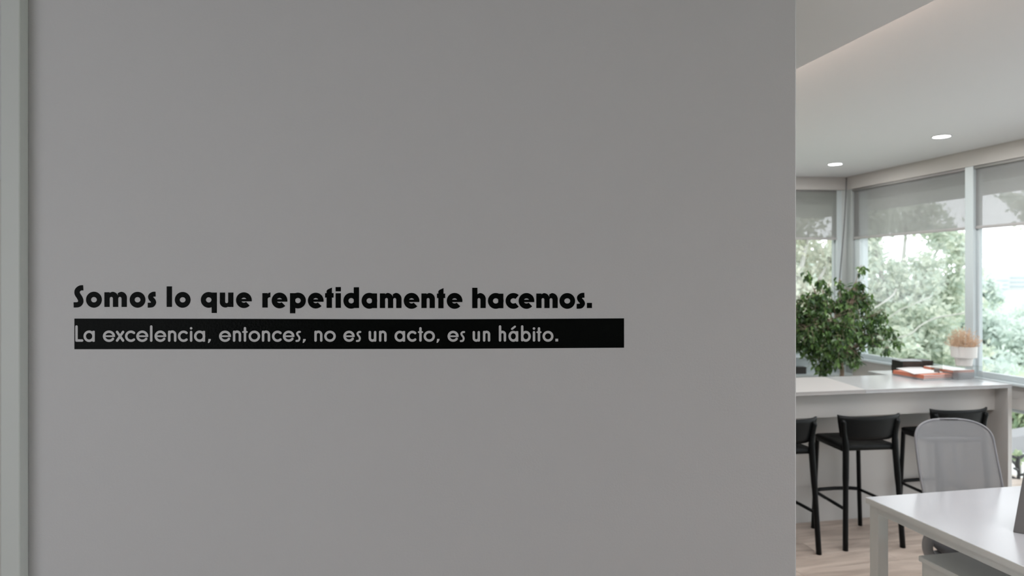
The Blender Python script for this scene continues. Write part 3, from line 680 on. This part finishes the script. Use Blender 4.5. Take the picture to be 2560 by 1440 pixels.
lmesh = bpy.data.meshes.new('leaf'); s_ = 0.058; lmesh.from_pydata([(a*s_, b*s_, c*s_) for a, b, c in lp], [], lf); lmesh.materials.append(M['leaf']); lmesh.update()
LP = np.array(lp)
def leaf_rot():
    az = rng.uniform(0, 2*PI); tilt = rng.uniform(-1.35, -0.15); roll = rng.uniform(-0.8, 0.8)
    return Matrix.Rotation(az, 3, 'Z') @ Matrix.Rotation(tilt, 3, 'X') @ Matrix.Rotation(roll, 3, 'Y')
# leaves nearest the camera and the loose outer ones are objects of their own, the rest one foliage mesh
fwl = Vector((fw.x, fw.y, 0)); order = sorted(range(len(leaves)), key=lambda i: leaves[i].dot(fwl) - (0.3 if (leaves[i].dot(rt)+Vector((fx, fy, 0)).dot(rt)) > 0 and abs(leaves[i].dot(rt)-0.02) > 0.22 else 0))
vis = [i for i in order if (Vector((fx, fy, 0))+leaves[i]).dot(rt)/(Vector((fx, fy, 0))+leaves[i]).dot(fw) > (1992-1280)/F]
own = set(vis[:600:2])
V = []; Fc = []
for i, p in enumerate(leaves):
    R = leaf_rot(); sc = float(rng.uniform(0.75, 1.15))
    if i in own:
        o = bpy.data.objects.new('leaf', lmesh); C.objects.link(o); o.parent = fi
        o.matrix_local = Matrix.Translation(p) @ R.to_4x4() @ Matrix.Scale(sc, 4)
    else:
        k = len(V); A = LP*(0.058*sc) @ np.array(R).T + np.array(p); V += A.tolist(); Fc += [tuple(j+k for j in f) for f in lf]
me = bpy.data.meshes.new('foliage'); me.from_pydata(V, [], Fc); me.materials.append(M['leaf']); me.update()
o = bpy.data.objects.new('foliage', me); C.objects.link(o); o.parent = fi; o['kind'] = 'stuff'

# ---- things on the counter
def notebook(cxy, rz, w_, d_, h_, z, mats, name, label, cat, group, spine='cover'):
    e = empty(name, (cxy[0], cxy[1], z), rz); tag(e, label, cat, group)
    c_t, pg = mats
    MB().box(-w_/2, w_/2, -d_/2, d_/2, 0.0003, 0.003).build('back_cover', c_t, e)
    MB().box(-w_/2+0.002, w_/2-0.003, -d_/2+0.003, d_/2-0.003, 0.003, h_-0.003).build('pages', pg, e)
    MB().box(-w_/2, w_/2, -d_/2, d_/2, h_-0.003, h_-0.0003).build('front_cover', c_t, e)
    MB().box(-w_/2-0.001, -w_/2+0.002, -d_/2, d_/2, 0.0003, h_-0.0003).build('spine', mats[0], e)
    return e
def stack(px, py, rz, n, w_, d_, h_, cols, labels, cat, group, jit=0.003):
    x, y_ = plane_at(px, py, ct); z = ct+0.0005
    for k in range(n):
        notebook((x+random.uniform(-jit, jit), y_+random.uniform(-jit, jit)), rz+random.uniform(-0.01, 0.01), w_, d_, h_, z, cols[k], 'notebook', labels[k], cat, group); z += h_+0.0002
    return (x, y_, z)
OR = (M['orange'], M['paper']); WH = (M['cover'], M['paper']); BK = (M['blackbook'], M['soil']); GR = (M['greycov'], M['paper'])
rz1 = math.radians(-18)
ordn = ['bottom', 'second', 'third', 'fourth', 'fifth']
def pile(x, y_, rz, w_, d_, h_, cols, name, labels, cat, group, z=ct+0.0005):
    for k, c in enumerate(cols):
        notebook((x+random.uniform(-.003, .003), y_+random.uniform(-.002, .002)), rz+random.uniform(-0.012, 0.012), w_, d_, h_, z, c, name, labels[k], cat, group); z += h_+0.0003
    return z
zA = pile(4.325, 4.705, math.radians(3), 0.275, 0.30, 0.0135, [GR, OR, OR], 'notebook', ['grey notebook at the bottom of the left orange stack', 'orange-spined notebook in the middle of the left stack', 'orange-spined notebook at the top of the left stack, under a white notepad'], 'notebook', 'left stack of notebooks on the counter')
cs = [plane_at(*p, zA+0.003) for p in ((2241, 921), (2285, 935), (2357, 931), (2296, 917))]
mx, my_ = sum(c[0] for c in cs)/4, sum(c[1] for c in cs)/4
wp = empty('notepad', (mx, my_, zA)); tag(wp, 'white notepad lying askew on the left stack of orange notebooks', 'notepad')
MB().prism([(c[0]-mx, c[1]-my_) for c in cs], 0.0008, 0.006).build('sheets', M['cover'], wp, bevel=0.001)
MB().prism([((c[0]-mx)*1.003, (c[1]-my_)*1.003) for c in cs], 0.0, 0.0008).build('backing_card', M['greycov'], wp)
zB = pile(4.582, 4.715, math.radians(1), 0.20, 0.29, 0.0118, [GR, GR, GR, GR, OR], 'notebook', ['grey notebook, %s layer of the right stack' % k for k in ('lowest', 'second', 'third', 'fourth')]+['orange-edged notebook topping the right stack, under the white catalogue'], 'notebook', 'right stack of notebooks on the counter')
bk2 = empty('catalogue', (4.582, 4.715, zB), math.radians(1)); tag(bk2, 'white catalogue with an orange edge on the right stack of notebooks', 'catalogue')
MB().box(-0.10, 0.10, -0.145, 0.145, 0.0003, 0.003).build('back_cover', M['orange'], bk2)
MB().box(-0.092, 0.085, -0.142, 0.145, 0.003, 0.0065).build('front_cover', M['cover'], bk2)
# low cabinet behind the counter carries the black folders
cb = empty('low_cabinet', (4.49, 5.08, 0)); tag(cb, 'low white cabinet tight behind the counter under the black folders', 'cabinet')
MB().box(-0.22, 0.22, -0.16, 0.16, 0.06, 1.03).build('body', M['panel'], cb, bevel=0.003)
MB().box(-0.225, 0.225, -0.165, 0.165, 1.03, 1.05).build('top', M['counter'], cb, bevel=0.002)
MB().box(-0.20, 0.20, -0.14, 0.14, 0.0, 0.06).build('plinth', M['panel'], cb)
for x in (-0.109, 0.109):
    d_ = MB().box(x-0.106, x+0.106, 0.1605, 0.178, 0.07, 1.02).build('door', M['panel'], cb, bevel=0.002)
    MB().tube([(x*0.15, 0.195, 0.62), (x*0.15, 0.195, 0.74)], 0.005, 8).build('handle', M['steel'], d_, smooth=True)
nm5 = ('lowest', 'second', 'middle', 'fourth', 'topmost')
zc = pile(4.465, 5.02, math.radians(-8), 0.175, 0.15, 0.0225, [BK]*5, 'folder', ['black folder, %s of the pile under the pale tablet' % k for k in nm5], 'folder', 'black folders by the window', 1.0505)
pdn = empty('tablet', (4.46, 5.02, zc), math.radians(-12)); tag(pdn, 'pale silver tablet lying on the pile of black folders', 'tablet')
MB().box(-0.088, 0.088, -0.065, 0.065, 0.0003, 0.008).build('shell', M['alu'], pdn, bevel=0.002)
MB().box(-0.080, 0.080, -0.057, 0.057, 0.008, 0.0086).build('screen', M['greycov'], pdn)
pile(4.64, 5.04, math.radians(-10), 0.10, 0.14, 0.0225, [BK]*5, 'notebook', ['small black notebook, %s of the pile right of the folders' % k for k in nm5], 'notebook', 'small black notebooks by the window', 1.0505)
# acrylic riser with dried plant
rx_, ry_ = 4.465, 4.455
ri = empty('display_riser', (rx_, ry_, ct), math.radians(-4)); tag(ri, 'clear acrylic box riser under the pot of dried grass', 'display box')
hw, hd_, hh, t_ = 0.105, 0.07, 0.118, 0.004
for nm, b_ in (('front_pane', (-hw, hw, -hd_, -hd_+t_, 0.0005, hh)), ('rear_pane', (-hw, hw, hd_-t_, hd_, 0.0005, hh)), ('side_pane', (-hw, -hw+t_, -hd_+t_, hd_-t_, 0.0005, hh)), ('side_pane', (hw-t_, hw, -hd_+t_, hd_-t_, 0.0005, hh)), ('top_pane', (-hw, hw, -hd_, hd_, hh, hh+t_))):
    MB().box(*b_).build(nm, M['acrylic'], ri)
pt = empty('plant_pot', (rx_+0.005, ry_, ct+hh+t_)); tag(pt, 'white stepped pot of dried brown grass on a clear riser', 'plant')
MB().lathe([(0.001, 0.0005), (0.054, 0.0005), (0.062, 0.060), (0.086, 0.064), (0.089, 0.148), (0.081, 0.148), (0.079, 0.125), (0.001, 0.125)], 40).build('pot', M['pot'], pt, smooth=False)
mb = MB()
for k in range(330):
    d = Vector(rng.normal(size=3)); d.z = abs(d.z)*0.9; d.normalize(); L = float(rng.uniform(0.55, 1.15))
    p0 = Vector((d.x*0.045, d.y*0.045, 0.124)); p2 = Vector((d.x*0.115*L, d.y*0.115*L, 0.150+0.125*L*d.z))
    p1 = (p0+p2)/2 + Vector((d.x*0.01, d.y*0.01, 0.004)); mb.tube([p0, p1, p2], [0.0013, 0.0011, 0.0009], 3, cap=False)
    for q_ in range(3):
        e_ = Vector(rng.normal(size=3))*0.009; mb.tube([p2-e_*0.4, p2+e_], [0.0014, 0.0006], 3, cap=False)
o = mb.build('dried_grass', M['dry'], pt, fixn=False); o['kind'] = 'stuff'
# small tinted acrylic sign with a metal clip base, standing on the left stack
x, y_ = plane_at(2342, 932, zA)
sg = empty('sign_holder', (x, y_, zA), math.radians(-33)); tag(sg, 'upright smoky acrylic plate in a metal clip on the left notebook stack', 'sign holder')
MB().box(-0.040, 0.040, -0.003, 0.003, 0.02, 0.225).build('plate', M['acrylic_green'], sg, bevel=0.001)
MB().box(-0.018, 0.018, -0.012, 0.012, 0.0005, 0.035).build('clip', M['steel'], sg, bevel=0.003)

# dark box on the far ledge
p = fo + wd*(-0.62) + wn*(-0.06); p0 = at(2001, 930, 6.9)
t = (p0-fo).dot(wd); p = fo + wd*t + wn*(-0.065)
bx_ = empty('storage_box', (p.x, p.y, 0.905), rzw); tag(bx_, 'small black box on the window ledge beside the wall edge', 'box')
MB().box(-0.09, 0.045, -0.04, 0.04, 0.0005, 0.055).build('body', M['blackbook'], bx_, bevel=0.003)
MB().box(-0.092, 0.047, -0.042, 0.042, 0.055, 0.068).build('lid', M['blackbook'], bx_, bevel=0.003)

# ------------------------------------------------------------------ outdoors
struct(MB().box(4.95, 11.5, -8, 6.9, -0.35, -0.08).build('ground_terrace', M['paving']))
gm = MB().box(-40, 160, -60, 220, -1.2, -0.36); struct(gm.build('ground_meadow', M['meadow']))
# eaves
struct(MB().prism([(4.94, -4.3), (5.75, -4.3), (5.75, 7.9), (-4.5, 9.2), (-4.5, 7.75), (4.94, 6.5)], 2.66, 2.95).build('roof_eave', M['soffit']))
# low wall beyond the terrace
kb = MB()
p1 = plane_at(2500, 1144, -0.08); p2 = plane_at(2700, 1106, -0.08)
d = Vector((p2[0]-p1[0], p2[1]-p1[1], 0)).normalized(); n_ = Vector((-d.y, d.x, 0)); a = Vector((p1[0], p1[1], 0))-d*0.9; b = Vector((p2[0], p2[1], 0))+d*4
kb.add([(*(a)[:2], -0.35), (*(b)[:2], -0.35), (*(b+n_*0.25)[:2], -0.35), (*(a+n_*0.25)[:2], -0.35), (*(a)[:2], 0.12), (*(b)[:2], 0.12), (*(b+n_*0.25)[:2], 0.12), (*(a+n_*0.25)[:2], 0.12)],
       [(0,3,2,1),(4,5,6,7),(0,1,5,4),(1,2,6,5),(2,3,7,6),(3,0,4,7)])
tag(kb.build('garden_wall', M['kerb'], bevel=0.01), 'low grey concrete garden wall beyond the terrace, below the right window', 'garden wall')

def leaf_cloud(cl, size, m, parent, name='foliage'):
    """cl: list of (center, rx, ry, rz, count)"""
    T = []
    for c, rx, ry, rz_, cnt in cl:
        # clumps inside each ellipsoid give the crown its gaps
        nc = max(3, cnt//45); d = rng.normal(size=(nc, 3)); d /= np.linalg.norm(d, axis=1)[:, None]
        cc = np.array(c)+d*np.array([rx, ry, rz_])*(rng.random((nc, 1))**0.45)
        k = rng.integers(0, nc, cnt); T.append(cc[k]+rng.normal(size=(cnt, 3))*np.array([rx, ry, rz_])*0.17)
    T = np.concatenate(T); N = len(T)
    u_ = rng.normal(size=(N, 3)); u_ /= np.linalg.norm(u_, axis=1)[:, None]
    v_ = rng.normal(size=(N, 3)); v_ -= u_*(u_*v_).sum(1)[:, None]; v_ /= np.linalg.norm(v_, axis=1)[:, None]
    s = size*(0.6+0.8*rng.random((N, 1)))
    Vv = np.stack([T-u_*s, T+v_*s*0.5, T+u_*s, T-v_*s*0.5], 1).reshape(-1, 3)
    me = bpy.data.meshes.new(name); me.vertices.add(4*N); me.vertices.foreach_set('co', Vv.ravel())
    me.loops.add(4*N); me.loops.foreach_set('vertex_index', np.arange(4*N, dtype=np.int32)); me.polygons.add(N)
    me.polygons.foreach_set('loop_start', np.arange(0, 4*N, 4, dtype=np.int32)); me.polygons.foreach_set('loop_total', np.full(N, 4, dtype=np.int32))
    me.update(calc_edges=True); me.materials.append(m)
    o = bpy.data.objects.new(name, me); C.objects.link(o); o.parent = parent; o['kind'] = 'stuff'; return o
def tree(name, base, blobs_, size, m, label, cat='tree', group=None, trunk_r=0.12, lean=None):
    e = empty(name, base); tag(e, label, cat, group); b = Vector(base)
    fork = Vector((0, 0, 0))
    zs = [c[2] for c, *_ in blobs_]; fork = Vector((0, 0, max(0.6, (min(zs)-b.z)*0.6)))
    MB().tube(spline([(0, 0, -0.3), fork*0.5+Vector((0.04, 0.02, 0)), fork], 4), [trunk_r]*4+[trunk_r*0.8]*5, 10).build('trunk', M['treebark'], e, smooth=True)
    for (c, rx, ry, rz_, cnt) in blobs_:
        c_ = Vector(c)-b
        mid = (fork+c_)/2+Vector((0, 0, 0.15)); sp = spline([fork, mid, c_], 5); n_ = len(sp)
        MB().tube(sp, [trunk_r*0.6*(1-i/n_)+0.012 for i in range(n_)], 6).build('branch', M['treebark'], e, smooth=True)
    leaf_cloud([(tuple(Vector(c)-b), rx, ry, rz_, cnt) for c, rx, ry, rz_, cnt in blobs_], size, m, e)
    return e
def B(px, py, z, rpx, rpy, cnt, dep=0.6): return (tuple(at(px, py, z)), rpx*z/F, dep*rpx*z/F+0.2, rpy*z/F, cnt)
def G0(px, z, gz=-0.36): p = at(px, 700, z); return (p.x, p.y, gz)
tree('leafy_tree', G0(1960, 13), [B(1960, 560, 13, 80, 90, 2600), B(2040, 500, 13, 70, 70, 1500), B(2010, 640, 13.5, 55, 60, 900), B(2080, 640, 13, 36, 80, 900), B(1960, 760, 13, 80, 90, 2600), B(2050, 780, 13, 70, 70, 2000), B(2000, 870, 12.5, 100, 50, 2400)],
     0.062, M['tree_c'], 'pale yellowish-green tree behind the ficus in the left window')
bigtree = tree('leafy_tree', G0(2240, 14), [B(2170, 640, 14, 60, 60, 1500), B(2170, 540, 14, 70, 70, 2000), B(2270, 520, 14.5, 70, 60, 1500), B(2290, 700, 14, 70, 60, 1500), B(2350, 610, 14, 55, 60, 1100), B(2190, 760, 14, 75, 70, 2300), B(2300, 800, 13.5, 90, 70, 2900), B(2380, 760, 14, 60, 70, 1500), B(2410, 660, 14, 40, 60, 700), B(2230, 870, 13, 100, 50, 2500), B(2350, 890, 13, 100, 50, 2500)],
     0.062, M['tree_a'], 'large pale green tree with light branches filling the middle window')
tree('leafy_tree', G0(1560, 14), [B(1500+k*75, 560+j*95, 14+(k%3)*0.4, 75, 70, 700) for k in range(6) for j in range(4)], 0.075, M['tree_a'], 'broad pale tree outside the far window, hidden behind the lettered wall')
tree('leafy_tree', G0(2600, 11), [B(2570, 505, 11, 60, 34, 650), B(2640, 520, 11, 60, 60, 1500), B(2700, 600, 11, 60, 80, 1500)], 0.05, M['tree_a'], 'tree whose overhanging branch shows through the right blind')
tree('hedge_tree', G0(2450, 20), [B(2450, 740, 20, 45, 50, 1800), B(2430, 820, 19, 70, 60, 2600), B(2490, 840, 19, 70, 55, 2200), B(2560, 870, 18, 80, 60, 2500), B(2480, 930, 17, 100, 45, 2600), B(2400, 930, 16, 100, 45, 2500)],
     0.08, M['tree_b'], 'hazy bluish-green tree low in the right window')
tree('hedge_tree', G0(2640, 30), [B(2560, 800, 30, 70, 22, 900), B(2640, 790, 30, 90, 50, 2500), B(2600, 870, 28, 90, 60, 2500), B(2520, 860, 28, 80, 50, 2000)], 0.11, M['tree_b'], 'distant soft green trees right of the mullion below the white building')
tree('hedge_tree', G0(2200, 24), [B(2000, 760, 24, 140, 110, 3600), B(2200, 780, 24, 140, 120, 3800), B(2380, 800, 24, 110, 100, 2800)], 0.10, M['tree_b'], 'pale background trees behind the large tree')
for i, (px, py, z, lab) in enumerate(((2548, 1050, 9.4, 'round pale green shrub behind the low garden wall'), (2430, 1040, 11.2, 'pale shrub behind the garden wall hidden by the counter end'), (2680, 1030, 10.0, 'shrub past the right edge behind the low garden wall'))):
    c = at(px, py, z); b = (c.x, c.y, -0.36)
    e = empty('shrub', b); tag(e, lab, 'shrub', 'shrubs behind the garden wall')
    MB().tube([(0, 0, 0), (0, 0, max(0.2, c.z+0.2))], 0.02, 6).build('stem', M['treebark'], e)
    leaf_cloud([((0, 0, c.z+0.36), 0.50, 0.50, 0.28, 2600)], 0.05, M['shrub'], e)
# pale branches crossing the middle window
b0 = bigtree.location.copy()
for pts, r in (([(2150, 870), (2200, 850), (2250, 843), (2280, 833), (2300, 815), (2340, 795), (2400, 785), (2440, 775)], 0.014),
               ([(2160, 785), (2190, 768), (2215, 752), (2235, 735), (2240, 722)], 0.017), ([(2215, 800), (2250, 775), (2275, 765), (2330, 740)], 0.010),
               ([(2290, 900), (2320, 884), (2350, 878), (2420, 860)], 0.010)):
    MB().tube(spline([at(a, b, 12.6)-b0 for a, b in pts], 4), r, 6).build('branch', M['treebark'], bigtree, smooth=True)['label'] = 'pale bare branch'
# white apartment building far away
bp = at(2545, 700, 150)
e = empty('apartment_building', (bp.x, bp.y, -1.2), -YAW); tag(e, 'far white apartment building with rows of windows above the trees', 'building')
zt = lambda py: H + (700-py)/F*150 + 1.2
MB().box(-6.2, 12, 0, 10, 0, zt(668)).build('wall', M['facade'], e)
MB().box(-7.2, -2.6, -1.0, 3, 0, zt(690)).build('wing', M['facade'], e)
for k in range(11):
    z1 = zt(690)-0.8-k*0.95
    if z1 < 0.6: break
    MB().box(-6.9, -2.9, -1.08, -0.99, z1-0.36, z1).build('window', M['farglass'], e)
    MB().box(-2.0, 3.4, -0.08, 0.01, z1+0.6-0.36, z1+0.6).build('window', M['farglass'], e)
    MB().box(4.2, 11.0, -0.08, 0.01, z1+0.6-0.36, z1+0.6).build('window', M['farglass'], e)
# dark ornamental metalwork on the terrace
p = at(2545, 1215, 5.9); z0 = -0.08
t = plane_at(2545, 1215, z0); e = empty('plant_stand', (t[0], t[1], z0)); tag(e, 'small black wrought metal ornament on the terrace outside the right window', 'ornament')
MB().lathe([(0.001, 0), (0.09, 0), (0.09, 0.012), (0.001, 0.012)], 20).build('base_plate', M['black'], e)
MB().tube([(0, 0, 0.01), (0.01, 0, 0.12), (-0.01, 0, 0.2), (0.01, 0, 0.28)], [0.02, 0.012, 0.022, 0.012], 8).build('stem', M['black'], e, smooth=True)
for k, (a, z) in enumerate(((0.2, 0.27), (2.9, 0.28), (1.2, 0.2), (3.6, 0.17), (5.5, 0.12), (2.4, 0.08))):
    MB().tube(spline([(0, 0, z-0.02), (0.06*math.cos(a), 0.06*math.sin(a), z), (0.13*math.cos(a), 0.13*math.sin(a), z+0.02)], 4), [0.012, 0.012, 0.012, 0.014, 0.014, 0.012, 0.010, 0.008, 0.004], 6).build('scroll', M['black'], e, smooth=True)

e = empty('shrub', (*plane_at(2552, 1185, -0.08), -0.08)); tag(e, 'small pale green plant on the terrace beside the black metal ornament', 'shrub')
MB().tube([(0, 0, 0), (0, 0, 0.12)], 0.008, 6).build('stem', M['treebark'], e)
leaf_cloud([((0.0, 0.02, 0.16), 0.16, 0.16, 0.13, 260)], 0.03, M['shrub'], e)
